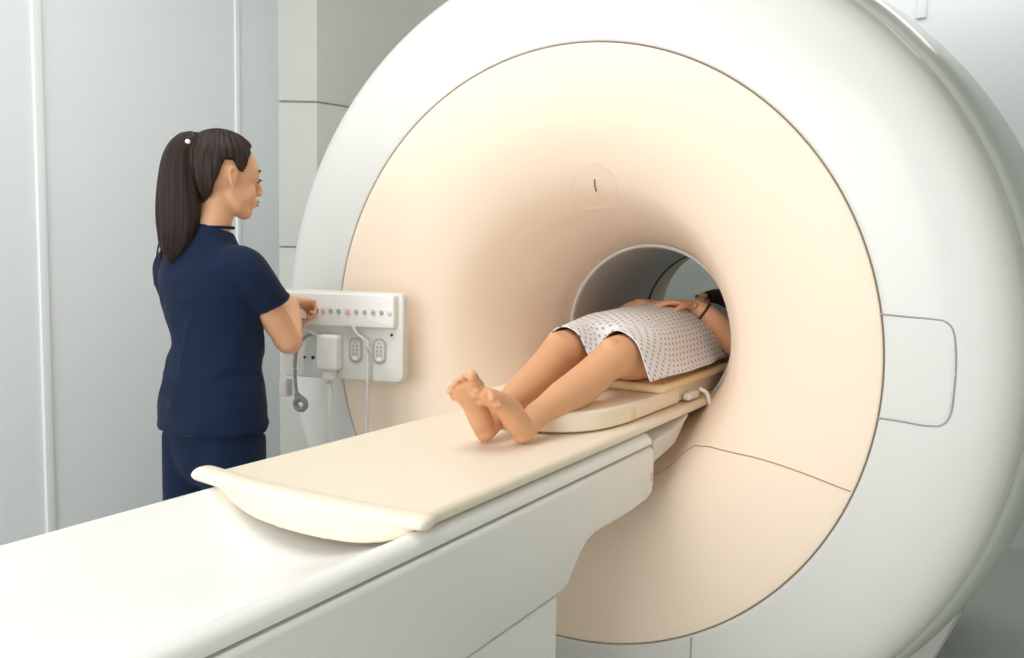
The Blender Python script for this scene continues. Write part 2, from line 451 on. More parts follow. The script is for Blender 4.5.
# hanging front apron with convex lower edge
vs = []
nx = 40
def belly(t): # t -1..1 lower edge height
    return .832 + .036 * abs(t) ** 3.4
rows = 9
for i in range(nx + 1):
    t = -1 + 2 * i / nx; x = -.002 + t * .236
    zb = belly(t); bow = -.024 * (1 - t * t)
    for j in range(rows):
        s = j / (rows - 1)
        z = .895 + (zb - .895) * s
        y = -.9885 + bow + .014 * s ** 2
        vs.append((x, y, z))
    for j in range(rows):
        s = 1 - j / (rows - 1)
        z = .893 + (zb + .003 - .893) * s
        vs.append((x, -.95 + .012 * s, z))
nc = rows * 2
apron = (vs, grid_faces(nx + 1, nc, True) + [tuple(range(nc)), tuple(nx * nc + k for k in range(nc))])
# rounded bumper lip across the front, swept slightly, thicker at the far end
lk = []
for i in range(15):
    t = -1 + 2 * i / 14
    lk.append((-.022 + t * .280, -.963 - .022 * (1 - t * t), .8920 + .002 * (1 - t * t), .030, .0135 + .002 * (t < -.6)))
vs, fs = limb(lk, side=(0, 1, 0), n=24, sub=3)
fuse('front_apron', [apron, (vs, fs)], M['deck'], cradle, voxel=.0045, smooth=12)
keep(cradle, (0, -.3, .82))

# ------------------------------------------------------------ pads
def soft_slab(name, outline, z0, z1, m, bev, parent=None):
    return prism(name, outline, z0, z1, m, parent, bev=bev)
pad_out = [(.222, -.02), (.215, -.09), (.200, -.16), (.172, -.215), (.135, -.252), (.09, -.272), (.04, -.28), (-.04, -.28), (-.09, -.272), (-.135, -.252), (-.172, -.215), (-.200, -.16), (-.215, -.09), (-.222, -.02), (-.222, .34), (.222, .34)]
pad_out = [p[:2] for p in catmull([(a, b, 0) for a, b in pad_out[:14]], 3)] + pad_out[14:]
leg_pad = soft_slab('leg_pad', pad_out, .9065, .957, M['pad'], .007)
tag(leg_pad, 'flat cream foam pad with rounded front under the patient calves', 'pad')
o = box('strap_slot', (.221, -.005, .928), (.008, .026, .030), M['cushion'], leg_pad, bev=.003)
body_cushion = soft_slab('body_cushion', rrect(-.240, .16, .240, 1.42, .03), .958, .984, M['cushion'], .011)
tag(body_cushion, 'yellow cream padded cushion under the patient hips inside the bore', 'cushion')
under = prism('cushion_base', rrect(-.215, .37, .215, 1.40, .02), .9065, .956, M['pad'], None, bev=.006)
tag(under, 'low cream support board deep in the bore beneath the yellow cushion', 'support')
clip = empty('strap_clip', (.235, .40, .93))
tag(clip, 'small white plastic clip with dangling strap on the table edge', 'clip')
box('clip_body', (.232, .42, .922), (.026, .09, .024), M['panelw'], clip, bev=.008)
tube('clip_strap', [(.245, .47, .935), (.262, .475, .925), (.268, .482, .905), (.270, .490, .884)], .0065, M['panelw'], clip)
keep(clip, (.235, .40, .93))

# ------------------------------------------------------------ control panel
px0 = Vector((-.48, -.050, 0)); pd = Vector((-.48, -.13, 0)).normalized(); pn = Vector((-pd.y, pd.x, 0))
if pn.y > 0: pn = -pn
# frame: u to the right (towards +x), v up, w out to the user
PM = Matrix.Identity(4)
PM.col[0] = Vector((-pd.x, -pd.y, 0, 0)); PM.col[1] = Vector((0, 0, 1, 0)); PM.col[2] = Vector((pn.x, pn.y, 0, 0)); PM.col[3] = Vector((px0.x, px0.y, 0, 1))
def pu(x):  # world x on the panel plane to u
    return (x + .48) / (-pd.x)
cp = empty('control_panel', (-.7, -.1, .94))
tag(cp, 'white wall mounted control panel with buttons and sockets beside the bore', 'control panel')
U0, U1 = pu(-.915), pu(-.512)
prism('back_plate', rrect(U0, .944, U1, 1.219, .022), -.045, .0, M['panel'], cp, PM, bev=.006)
prism('button_console', rrect(pu(-.900), 1.112, pu(-.530), 1.214, .010), .0, .028, M['panelw'], cp, PM, bev=.006)
box_m = [(-.796, M['red'], .0075), (-.773, M['pink'], .006), (-.748, M['green'], .006), (-.722, M['green'], .006), (-.693, M['pink'], .007), (-.665, M['btn'], .006),
         (-.638, M['btn'], .006), (-.611, M['btn'], .006), (-.585, M['btn'], .006), (-.560, M['panel'], .006)]
for x, m, r in box_m:
    u = pu(x + .016); poly = [(u + r * math.cos(a) * (1.25 if m is M['pink'] else 1), 1.160 + r * 1.15 * math.sin(a)) for a in [2 * PI * k / 20 for k in range(20)]]
    if m is M['pink']: poly = rrect(u - r, 1.160 - r, u + r, 1.160 + r, .002)
    b = prism('button', poly, .028, .033 if m is not M['red'] else .037, m, cp, PM, bev=.0015)
    b['label'] = {'red_button': 'red round button', 'pale_pink_button': 'pale pink square button', 'grey_green_button': 'grey green round button', 'grey_button': 'grey round button', 'panel_plastic': 'white round button'}[m.name]
    prism('button_bezel', [(u + (p[0] - u) * 1.35, 1.160 + (p[1] - 1.160) * 1.35) for p in poly], .028, .0295, M['panel'], b, PM, bev=.0004)
for x in (-.663, -.586):
    u = pu(x)
    s = prism('socket', rrect(u - .022, 1.000, u + .022, 1.078, .020), .0, .004, M['grey'], cp, PM, bev=.001)
    prism('socket_face', rrect(u - .0165, 1.006, u + .0165, 1.073, .0155), .004, .006, M['lgrey'], s, PM, bev=.0008)
    for (du, v) in ((-.006, 1.052), (.006, 1.052), (-.006, 1.040), (.006, 1.040), (-.006, 1.028), (.006, 1.028)):
        prism('socket_pin', rrect(u + du - .0028, v - .004, u + du + .0028, v + .004, .0012), .006, .0072, M['grey'], s, PM, bev=0)
    prism('socket_screw', [(u + .003 * math.cos(a), 1.064 + .003 * math.sin(a)) for a in [k * PI / 6 for k in range(12)]], .006, .0075, M['grey'], s, PM, bev=0)
    prism('socket_latch', rrect(u - .008, 1.009, u + .008, 1.019, .003), .006, .009, M['panelw'], s, PM, bev=.001)
for x, z, r in ((-.548, 1.091, .0045), (-.806, 1.008, .0055), (-.834, 1.008, .004)):
    prism('screw', [(pu(x) + r * math.cos(a), z + r * math.sin(a)) for a in [k * PI / 8 for k in range(16)]], .0, .003, M['dark'], cp, PM, bev=.0005)
keep(cp, (-.7, -.1, .94))
def P3(x, z, w): return tuple(PM @ Vector((pu(x), z, w)))
plug = empty('coil_plug', P3(-.752, .97, .02))
tag(plug, 'chunky white plug with hose hanging from the control panel', 'plug')
prism('plug_body', rrect(pu(-.772), .976, pu(-.704), 1.086, .012), .002, .05, M['panelw'], plug, PM, bev=.010)
prism('plug_collar', rrect(pu(-.757), .944, pu(-.719), .977, .008), .010, .042, M['cable'], plug, PM, bev=.006)
tube('plug_hose', [P3(-.738, .955, .026), P3(-.738, .92, .026), P3(-.739, .85, .027), P3(-.741, .72, .03), P3(-.743, .50, .03), P3(-.74, .20, .03), P3(-.73, .01, .03)], .0085, M['cable'], plug, n=14, sub=3)
keep(plug, tuple(PM @ Vector((pu(-.752), .97, .02))))
o = tube('cable', [P3(-.815, 1.118, .032), P3(-.822, 1.105, .04), P3(-.815, 1.095, .035), P3(-.80, 1.088, .02), P3(-.776, 1.078, .022)], .0045, M['cable'], sub=8)
tag(o, 'short white cable looping from the console to the chunky plug', 'cable')
o = tube('cable', [P3(-.657, 1.112, .03), P3(-.650, 1.100, .032), P3(-.640, 1.088, .030), P3(-.618, 1.072, .028), P3(-.612, 1.05, .028), P3(-.614, .95, .028), P3(-.614, .80, .028), P3(-.616, .5, .03), P3(-.616, .012, .03)], .0048, M['lgrey'], sub=6)
tag(o, 'light grey cable hanging between the two oblong sockets', 'cable')
gc = empty('coiled_cable', P3(-.83, .86, .03)); tag(gc, 'dark grey coiled cable with round plug hanging left of the white plug', 'cable')
tube('cable_lead', [P3(-.800, 1.085, .012), P3(-.815, 1.075, .028), P3(-.838, 1.05, .034), P3(-.848, 1.0, .034), P3(-.848, .94, .034), P3(-.843, .90, .034), P3(-.836, .885, .034)], .0055, M['gcable'], gc, sub=8)
ring = [P3(-.828 + .018 * math.cos(a), .866 + .018 * math.sin(a), .034 + .002 * k * .3) for k, a in enumerate([PI / 2 + 2 * PI * j / 12 for j in range(13)])]
tube('cable_ring', ring, .009, M['gcable'], gc, sub=3)
tube('cable_grip', [P3(-.842, .892, .034), P3(-.833, .880, .034)], .010, M['gcable'], gc, sub=1)
keep(gc, P3(-.83, .86, .03))
# bracket on the drum side below the panel
hb = box('cable_hook', P3(-.905, .905, -.01), (.036, .03, .055), M['lgrey'], None, bev=.006)
tag(hb, 'small pale box bracket low on the drum edge left of the control panel', 'bracket')

# ------------------------------------------------------------ people
def V3(*a): return Vector(a)
def hand_parts(W, d, t, curls, L=1.0, thumb=(.6, .7, -.25), spread=.06):
    """W wrist, d towards the knuckles, t towards the thumb; back of the hand = t x d * sgn chosen by the caller through 'b'"""
    W = Vector(W); d = Vector(d).normalized(); t = Vector(t); t = (t - d * t.dot(d)).normalized(); return W, d, t
def make_hand(W, d, t, b, curls, thumb_curl=.3, L=1.0):
    W = Vector(W); d = Vector(d).normalized(); t = Vector(t); t = (t - d * t.dot(d)).normalized()
    b = Vector(b); b = (b - d * b.dot(d) - t * b.dot(t)).normalized()
    out = [limb([(*(W - d * .02), .023 * L, .017 * L), (*W, .024 * L, .0165 * L), (*(W + d * .03 * L), .033 * L, .015 * L), (*(W + d * .065 * L), .039 * L, .0135 * L), (*(W + d * .085 * L), .038 * L, .0115 * L)], side=t, n=18, sub=4)]
    tips = []
    for (off, ln, r, c) in zip((.0285, .0095, -.0095, -.0275), (.070, .078, .073, .057), (.0085, .0088, .0083, .0075), curls):
        p = W + d * (.082 - .004 * abs(off) / .01) * L + t * off * L; pts = [(*(p - d * .012), r * L)]; a = 0
        pts.append((*p, r * L))
        base_d = (d + t * off * 2.2).normalized()
        for k, q in enumerate((.45, .30, .25)):
            a += c * (.9 if k == 0 else 1.1)
            dd = base_d * math.cos(a) - b * math.sin(a); p = p + dd * ln * q * L
            pts.append((*p, r * L * (1 - .09 * (k + 1))))
        out.append(limb(pts, side=t, n=12, sub=4)); tips.append((p, dd))
    p = W + d * .022 * L + t * .022 * L; pts = [(*(p - d * .01), .013 * L), (*p, .014 * L)]
    a = thumb_curl
    for q, r in ((.036, .0115), (.030, .0095), (.020, .0088)):
        dd = (d * .70 + t * .68 * math.cos(a) - b * math.sin(a) * .8).normalized(); a += .25 + thumb_curl * .4
        p = p + dd * q * L; pts.append((*p, r * L))
    out.append(limb(pts, side=b, n=12, sub=4)); tips.append((p, dd))
    return out, tips

def head_parts(skull=True):
    """head in its own frame: x right, y forward, z up, origin between the ears' tops"""
    P = [ellipsoid((0, -.014, .030), (.072, .090, .082)), ellipsoid((0, .018, .022), (.064, .066, .070)),
         ellipsoid((0, .022, -.030), (.055, .060, .066)),
         ellipsoid((0, .056, -.084), (.024, .022, .019)),
         ellipsoid((.029, .046, -.034), (.024, .026, .030)), ellipsoid((-.029, .046, -.034), (.024, .026, .030)),
         limb([(-.040, .066, .022, .012, .007), (0, .079, .024, .012, .009), (.040, .066, .022, .012, .007)], side=(0, 0, 1), n=12, sub=3),
         limb([(0, .080, .016, .006), (0, .088, -.004, .007), (0, .097, -.022, .0085), (0, .093, -.029, .0075)], n=12, sub=4),
         ellipsoid((.030, .0665, .0065), (.0150, .0140, .0125)), ellipsoid((-.030, .0665, .0065), (.0150, .0140, .0125)),
         ellipsoid((.0105, .090, -.031), (.008, .009, .0065)), ellipsoid((-.0105, .090, -.031), (.008, .009, .0065)),
         ellipsoid((0, .066, -.055), (.028, .022, .020)),
         ellipsoid((0, .0855, -.0505), (.0185, .008, .0052)), ellipsoid((0, .084, -.0605), (.0155, .0085, .0058)),
         limb([(.044, .004, -.046, .011), (.037, .026, -.068, .015), (.018, .050, -.084, .014)], n=12, sub=4),
         limb([(-.044, .004, -.046, .011), (-.037, .026, -.068, .015), (-.018, .050, -.084, .014)], n=12, sub=4)]
    for s in (-1, 1):
        P.append(limb([(s * .066, .004, -.034, .0045), (s * .072, -.004, -.024, .0045), (s * .079, -.014, -.006, .0045), (s * .081, -.018, .010, .0045), (s * .079, -.010, .020, .0045), (s * .074, .002, .016, .0045), (s * .071, .006, .004, .004)], side=(0, 1, 0), n=10, sub=4))
        P.append(ellipsoid((s * .071, -.005, -.006), (.0055, .012, .022)))
        P.append(ellipsoid((s * .068, .003, -.032), (.005, .005, .007)))
    return P

def face_bits(parent, HM):
    for s in (-1, 1):
        vs, fs = merge([ellipsoid((s * .030, .0668, .004), (.0125, .0132, .0085), nu=16, nv=10)], HM); e = mesh('eye', vs, fs, M['eye'], parent, autos=None)
        vs, fs = merge([ellipsoid((s * .031, .0748, .000), (.006, .0058, .005), nu=14, nv=8)], HM); mesh('iris', vs, fs, M['iris'], e, autos=None)
        vs, fs = merge([limb([(s * .018, .0785, .003, .0025, .0016), (s * .031, .0825, .0030, .004, .002), (s * .043, .0765, .0035, .004, .0016)], n=8, sub=4)], HM); mesh('eyelashes', vs, fs, M['brow'], parent, autos=None)
        vs, fs = merge([limb([(s * .013, .0825, .0245, .003, .0014), (s * .030, .0815, .0290, .003, .0014), (s * .047, .0705, .0265, .002, .001)], side=(0, 0, 1), n=8, sub=4)], HM); mesh('eyebrow', vs, fs, M['brow'], parent, autos=None)
    vs, fs = merge([ellipsoid((0, .0875, -.0510), (.0175, .0075, .0042)), ellipsoid((0, .0862, -.0595), (.015, .0078, .0048))], HM); mesh('lips', vs, fs, M['lip'], parent, autos=None)

def hair_cap(name, parent, HM, hairline=0.0, grow=.010):
    """scalp of combed hair: follows the skull, stops along forehead, temple, ear and nape"""
    nu, nv = 192, 120; vs, uv = [], []
    for i in range(nv + 1):
        ph = PI * i / nv; ph = min(max(ph, .01), PI * .985)
        for j in range(nu):
            th = 2 * PI * j / nu
            dx, dy, dz = math.sin(ph) * math.cos(th), math.sin(ph) * math.sin(th), math.cos(ph)
            # hairline as a function of the azimuth from the face: lowest allowed dz
            az = abs(math.atan2(dx, dy))          # 0 = face, pi = back
            pts = [(0, .62), (.45, .60), (.85, .44), (1.10, .06), (1.20, -.26), (1.34, -.20), (1.50, .06), (1.74, .04), (1.88, -.40), (2.15, -.84), (2.6, -.96), (PI, -.97)]
            lo = pts[-1][1]
            for (a0, l0), (a1, l1) in zip(pts, pts[1:]):
                if a0 <= az <= a1: q = (az - a0) / (a1 - a0); lo = l0 + (l1 - l0) * q; break
            k = max(0, min(1, (dz - lo) / .10)); k = k * k * (3 - 2 * k)
            g = (grow + .0015 * math.sin(th * 31 + dz * 5) * (1 - k * .4)) * k - .012 * (1 - k)
            # blend skull and rear lower head
            rx, ry, rz = .0725, .0905, .083
            p = Vector((dx * (rx + g), -.014 + dy * (ry + g), .030 + dz * (rz + g)))
            if dz < 0: p.z = .030 + dz * (rz * (1.0 if dy > 0 else 1.0 + .38 * min(1, -dy * 2)) + g)
            vs.append(p); uv.append((th / 6.28, dz * .4))
    vs = [HM @ v for v in vs]
    return mesh(name, vs, grid_faces(nv + 1, nu, True) + [tuple(range(nu))], M['hair'], parent, autos=None, uvs=uv)

def uv_limb(name, keys, m, parent, side=(1, 0, 0), n=48, sub=8, groove=0, freq=13, M4=None, us=1, vsc=1):
    vs, fs = limb(keys, side=side, n=n, sub=sub)
    out = []; nr = len(vs) // n; uv = []
    for i in range(nr):
        c = sum((vs[i * n + k] for k in range(n)), Vector()) / n
        for k in range(n):
            v = vs[i * n + k]; q = 1 + groove * (math.sin(k / n * 2 * PI * freq + i * .09) * .6 + .6 * noise.noise(Vector((k * .35, i * .06, 3))))
            out.append(c + (v - c) * q); uv.append((k / n * us, i / nr * vsc))
    if M4 is not None: out = [M4 @ v for v in out]
    return mesh(name, out, fs, m, parent, autos=None, uvs=uv)

# ---- nurse
N0 = Vector((-.737, -.575, 0))
TM = Matrix.Translation(N0)
HMn = TM @ Matrix.Translation((.026, .020, 1.528)) @ Matrix.Rotation(math.radians(-21), 4, 'Z') @ Matrix.Rotation(math.radians(-5), 4, 'X') @ Matrix.Scale(1.0, 4)
elb = (.145, .125, 1.098); wri = (-.026, .296, 1.190)
body = [(v, f) for v, f in [limb([(0, -.005, 1.00, .11, .08), (.006, 0, 1.10, .105, .08), (0, 0, 1.16, .115, .085), (0, 0, 1.25, .13, .085), (0, -.005, 1.315, .115, .06), (0, -.01, 1.345, .06, .05)], sub=4),
        limb([(0, -.014, 1.34, .056, .054), (.003, -.012, 1.385, .050, .050), (.010, -.002, 1.43, .046, .048), (.018, .006, 1.48, .046, .050)], sub=4),
        limb([(.120, -.005, 1.300, .046), (.134, .02, 1.25, .041), (.142, .06, 1.19, .039), (.146, .10, 1.13, .036), (*elb, .036), (.115, .155, 1.108, .037), (.070, .205, 1.138, .033), (.008, .268, 1.174, .026), (*wri, .0225)], side=(0, 1, 0), sub=4),
        limb([(-.140, -.005, 1.300, .046), (-.164, .02, 1.24, .042), (-.174, .06, 1.15, .038), (-.178, .11, 1.10, .036), (-.150, .19, 1.12, .034), (-.125, .26, 1.145, .024)], side=(0, 1, 0), sub=4)]]
hd, tipsR = make_hand(wri, (-.15, .98, -.10), (-.85, -.1, -.2), (.1, .1, .95), (.14, .95, 1.05, 1.1), .5)
hdL, _ = make_hand((-.125, .265, 1.147), (.35, .92, .05), (.9, -.3, .1), (.1, -.05, 1), (.3, .4, .45, .5), .3)
head_in = [([(TM.inverted() @ HMn) @ v for v in vs], fs) for vs, fs in head_parts()]
nurse = fuse('person', body + hd + hdL + head_in, M['skin'], None, voxel=.0040, smooth=7, M4=TM)
tag(nurse, 'person standing in navy scrubs with long dark ponytail pressing the panel buttons', 'person')
face_bits(nurse, HMn)
# shirt
tor = limb([(-.004, -.004, .864, .163, .112), (-.004, -.004, .88, .162, .112), (-.002, -.004, .95, .156, .108), (.006, -.002, 1.03, .137, .100), (.014, 0, 1.085, .127, .096), (.008, 0, 1.16, .138, .102),
            (-.002, 0, 1.23, .154, .108), (-.004, -.004, 1.28, .158, .102), (-.004, -.008, 1.318, .148, .086), (0, -.012, 1.352, .112, .068), (.006, -.010, 1.380, .070, .058), (.010, -.006, 1.400, .055, .054)], n=40, sub=5, cap=False, sq=2.25)
slR = limb([(.085, -.01, 1.300, .060, .058), (.120, -.004, 1.290, .062, .060), (.138, .018, 1.258, .056, .056), (.143, .045, 1.225, .052, .053), (.145, .060, 1.206, .053, .054)], side=(0, 1, 0), sub=5, cap=False)
slL = limb([(-.100, -.01, 1.302, .062, .058), (-.140, -.004, 1.292, .064, .060), (-.166, .018, 1.25, .060, .060), (-.178, .048, 1.19, .056, .056), (-.182, .070, 1.145, .056, .056)], side=(0, 1, 0), sub=5, cap=False)
folds = []
for (a, b, r) in [(((.10, -.113, 1.14)), (-.02, -.117, 1.05), .006), ((.05, -.120, 1.00), (-.11, -.107, .95), .006), ((-.13, -.06, 1.10), (-.02, -.118, 1.02), .006), ((.12, -.085, 1.07), (.02, -.117, .98), .005), ((-.10, -.085, 1.27), (-.13, -.085, 1.12), .005)]:
    a, b = Vector(a), Vector(b); mid = (a + b) / 2 + Vector((0, -.002, -.008)); folds.append(limb([(*a, r * .6), (*mid, r), (*b, r * .5)], n=10, sub=4))
def cloth_w(c):
    # soft drag folds: from the waist up to the shoulder blades, and crossing above the hem
    low = max(0, min(1, (1.30 - c.z) / .25))
    a = noise.noise(Vector((c.x * 7 + c.z * 5, c.y * 7, c.z * 11 - c.x * 6)))
    b = noise.noise(Vector((c.x * 16 - c.z * 8, c.y * 14, c.z * 20 + 4)))
    ridge = (1 - abs(a) * 2) ** 3 if abs(a) < .5 else 0
    return (.0055 * ridge + .0025 * b) * (.35 + .65 * low) - .001
shirt = fuse('scrub_top', [tor, slR, slL], M['navy'], nurse, voxel=.006, smooth=9, M4=TM, wrinkle=cloth_w)
collar = [limb([(.011 + .0500 * math.cos(a), -.006 + .0495 * math.sin(a), 1.398 , .0040) for a in [2 * PI * k / 24 for k in range(25)]], side=(0, 0, 1), n=8, sub=1)]
vs, fs = merge(collar, TM); mesh('collar', vs, fs, M['navy'], shirt, autos=None)
for s, c in ((1, (.145, .059, 1.207)),):
    ax = (Vector((.012, .13, -.25)) if s > 0 else Vector((-.01, .18, -.32))).normalized(); u = ax.cross(Vector((1, 0, 0))).normalized(); w_ = ax.cross(u)
    r = .0500 if s > 0 else .053
    hem = limb([(*(Vector(c) + (u * math.cos(a) + w_ * math.sin(a)) * r), .0048) for a in [2 * PI * k / 24 for k in range(25)]], side=tuple(ax), n=8, sub=1)
    vs, fs = merge([hem], TM); mesh('sleeve_hem', vs, fs, M['navy'], shirt, autos=None)
tr = [limb([(-.006, -.004, 1.0, .14, .10), (-.004, -.004, .93, .138, .096), (-.004, -.004, .86, .146, .100), (-.004, 0, .80, .146, .098)], sub=4, n=32),
      limb([(.066, 0, .85, .078, .094), (.074, 0, .70, .078, .086), (.09, .0, .50, .070, .075), (.09, 0, .30, .066, .07), (.09, 0, .09, .070, .075)], sub=4, cap=False),
      limb([(-.076, 0, .85, .078, .094), (-.086, 0, .70, .078, .086), (-.10, .0, .50, .070, .075), (-.10, 0, .30, .066, .07), (-.10, 0, .09, .070, .075)], sub=4, cap=False)]
fuse('scrub_trousers', tr, M['navy'], nurse, voxel=.008, smooth=6, M4=TM)
for s in (-1, 1):
    vs, fs = merge([limb([(s * .095, -.07, .045, .036, .04), (s * .095, 0, .05, .038, .045), (s * .097, .08, .035, .044, .03), (s * .1, .14, .028, .036, .022)], sub=5, n=20)], TM)
    mesh('shoe', vs, fs, M['shoe'], nurse, autos=None)
# hair
hc = hair_cap('hair', nurse, HMn)
tie = HMn @ Vector((0, -.098, .078)); back = (HMn.to_3x3() @ Vector((0, -1, .25))).normalized()
def Hh(x, y, z): return tuple(HMn @ Vector((x, y, z)))
fan = [limb([(0, -.050, .075, .040, .030), (0, -.078, .077, .030, .025), (0, -.100, .080, .020, .019)], n=24, sub=4)]
vs, fs = merge(fan, HMn); mesh('gathered_hair', vs, fs, M['hair'], hc, autos=None)
Tk = [(-.736, -.600, 1.606, .020, .018), (-.742, -.628, 1.617, .027, .022), (-.748, -.650, 1.602, .034, .028), (-.752, -.664, 1.565, .041, .034), (-.753, -.668, 1.51, .049, .038), (-.754, -.668, 1.45, .055, .037), (-.760, -.668, 1.39, .051, .034), (-.774, -.668, 1.345, .037, .026), (-.782, -.666, 1.318, .016, .014)]
uv_limb('ponytail', Tk, M['hair'], nurse, side=(.855, .518, 0), groove=.045, freq=11, us=1, vsc=.6)
for k in range(12):
    dx = random.uniform(-.014, .014); q = random.uniform(-.02, .012)
    st = [(x + dx * (.3 + .7 * i / 8), y - .004 * (k % 3), z + (q if i > 5 else 0), .0035 - .0002 * i) for i, (x, y, z, a, b) in enumerate(Tk) if i > 1]
    st[-1] = (st[-1][0] + dx * .3, st[-1][1], st[-1][2] - .012, .001)
    side_off = .030 * math.sin(k * 2.1)
    st = [(x + .855 * side_off * min(1, i / 2), y + .518 * side_off * min(1, i / 2), z, r) for i, (x, y, z, r) in enumerate(st)]
    uv_limb('hair_strand', st, M['hair'], nurse, n=6, sub=4)
vs, fs = limb([(Vector(Hh(0, -.094, .080)) + (HMn.to_3x3() @ Vector((.0195 * math.cos(a), 0, .0195 * math.sin(a)))))[:] + (.0045,) for a in [2 * PI * k / 20 for k in range(21)]], side=tuple(back), n=8, sub=1)
ht = mesh('hair_tie', vs, fs, M['band'], nurse, autos=None)
c = HMn @ Vector((.016, -.100, .072)); c2 = c + Vector((.006, -.012, 0))
vs, fs = ellipsoid(c2, (.007, .007, .007), nu=14, nv=8); mesh('hair_tie_bead', vs, fs, M['pearl'], ht, autos=None)

# ---- patient
def foot(H, l, i, L=1.0, curl=.15):
    """H heel centre, l towards the toes, i towards the big toe"""
    H = Vector(H); l = Vector(l).normalized(); i = Vector(i); i = (i - l * i.dot(l)).normalized()
    n = i.cross(l)
    if n.z < 0 and n.y < 0 or n.y < -.2: n = -n
    s = -n
    P = [limb([(*(H - l * .004), .025, .026), (*(H + l * .03 + n * .004), .027, .030), (*(H + l * .07 + n * .012), .027, .029), (*(H + l * .105 + n * .008 + i * .002), .033, .024), (*(H + l * .135 + n * .002 + i * .003), .0405, .0185), (*(H + l * .152 - n * .001 + i * .003), .040, .0145)], side=i, n=24, sub=5),
         ellipsoid(H + l * .132 + i * .022 + s * .006, (.017, .017, .017)), ellipsoid(H + l * .122 - i * .018 + s * .002, (.013, .013, .013)),
         ellipsoid(H + s * .006, (.024, .024, .024))]
    for off, ln, r, st in ((.0300, .042, .0118, .150), (.0090, .040, .0071, .155), (-.0065, .036, .0065, .151), (-.0205, .031, .0060, .144), (-.0330, .026, .0058, .135)):
        b = H + l * (st - .012) + i * off + s * .003
        m1 = b + l * (ln * .60) + n * .003; tp = b + l * (ln * 1.0) + s * ln * curl
        P.append(limb([(*b, r * .95), (*m1, r * .88), (*tp, r * 1.08)], side=i, n=12, sub=4))
    P = [([H + (Vector(v) - H) * L for v in vs], fs) for vs, fs in P]
    return P, n
kneeN = (.158, -.010, 1.068); kneeF = (-.018, .020, 1.070)
HN = (.108, -.388, .931); HF = (.024, -.424, .931)
fN, nN = foot(HN, (-.24, -.68, .62), (-.78, -.30, .50), 1.03)
fF, nF = foot(HF, (.03, -.64, .75), (.86, .40, .26), 1.03)
def leg(H, knee, hip, ax):
    H = Vector(H); K = Vector(knee); A = H + Vector((0, .055, .028))
    d = (K - A)
    q = lambda t, z=0: A + d * t + Vector((0, 0, z))
    return [limb([(*(H + Vector((0, .005, .004))), .028, .030), (*A, .030, .031), (*q(.12), .031, .033), (*q(.32, -.004), .041, .043), (*q(.52, -.010), .047, .050), (*q(.72, -.008), .048, .051), (*q(.88, 0), .047, .050), (*q(1, .0), .053, .056),
                  (*(K + (Vector(hip) - K) * .14 + Vector((0, 0, .004))), .059, .060), (*(K + (Vector(hip) - K) * .38), .072, .070), (*(K + (Vector(hip) - K) * .75), .086, .080), (*hip, .090, .085)], side=(1, 0, 0), n=28, sub=5),
            ellipsoid(K + Vector((0, -.014, .036)), (.027, .032, .024))]
hipN = (.105, .45, 1.045); hipF = (-.095, .45, 1.045)
shN = (.165, 1.00, 1.06); elN = (.250, .80, 1.040); wrN = (.130, .725, 1.178)
pb = fN + fF + leg(HN, kneeN, hipN, 0) + leg(HF, kneeF, hipF, 0)
pb += [limb([(0, .42, 1.07, .150, .085), (0, .55, 1.075, .160, .085), (0, .70, 1.08, .135, .085), (0, .88, 1.085, .150, .092), (0, 1.00, 1.08, .155, .08), (0, 1.06, 1.08, .07, .05), (0, 1.14, 1.08, .052, .052)], side=(1, 0, 0), n=32, sub=4),
       limb([(*shN, .050), (.225, .90, 1.050, .044), (*elN, .038), (.222, .775, 1.090, .040), (.180, .745, 1.142, .034), (*wrN, .0245, .022)], side=(0, 0, 1), sub=4),
       limb([(-.165, 1.00, 1.06, .050), (-.222, .90, 1.050, .044), (-.235, .84, 1.040, .038), (-.20, .82, 1.085, .040), (-.15, .81, 1.140, .034), (-.10, .82, 1.165, .023)], side=(0, 0, 1), sub=4)]
hN, _ = make_hand(wrN, (-.95, -.62, .16), (.25, -.9, .1), (.25, .1, 1), (.22, .25, .3, .3), .2)
hF, _ = make_hand((-.10, .82, 1.172), (.97, -.05, .02), (-.1, -.9, .1), (.0, .1, 1), (.2, .25, .3, .3), .2)
HMp = Matrix.Translation((0, 1.235, 1.110)) @ Matrix.Rotation(math.radians(0), 4, 'Z') @ Matrix(((1, 0, 0, 0), (0, -.20, .98, 0), (0, .98, .20, 0), (0, 0, 0, 1)))
pb += hN + hF + [([HMp @ v for v in vs], fs) for vs, fs in head_parts()]
patient = fuse('person', pb, M['skinp'], None, voxel=.0028, smooth=2)
tag(patient, 'barefoot person in printed gown lying on the scanner table with hand on belly', 'person')
face_bits(patient, HMp)
hp = hair_cap('hair', patient, HMp)
uv_limb('loose_hair', [(.03, 1.33, 1.14, .04, .03), (.07, 1.29, 1.10, .045, .045), (.085, 1.22, 1.07, .035, .04), (.09, 1.14, 1.05, .022, .03), (.085, 1.08, 1.04, .01, .012)], M['hair'], patient, n=30, groove=.05)
uv_limb('loose_hair', [(.0, 1.33, 1.17, .06, .03), (.04, 1.27, 1.185, .055, .035), (.07, 1.19, 1.160, .042, .035), (.082, 1.12, 1.125, .030, .030), (.085, 1.05, 1.120, .012, .012)], M['hair'], patient, n=30, groove=.05)
uv_limb('loose_hair', [(-.03, 1.33, 1.14, .04, .03), (-.07, 1.29, 1.10, .045, .045), (-.085, 1.22, 1.07, .035, .04), (-.09, 1.14, 1.05, .022, .03), (-.085, 1.08, 1.04, .01, .012)], M['hair'], patient, n=30, groove=.05)
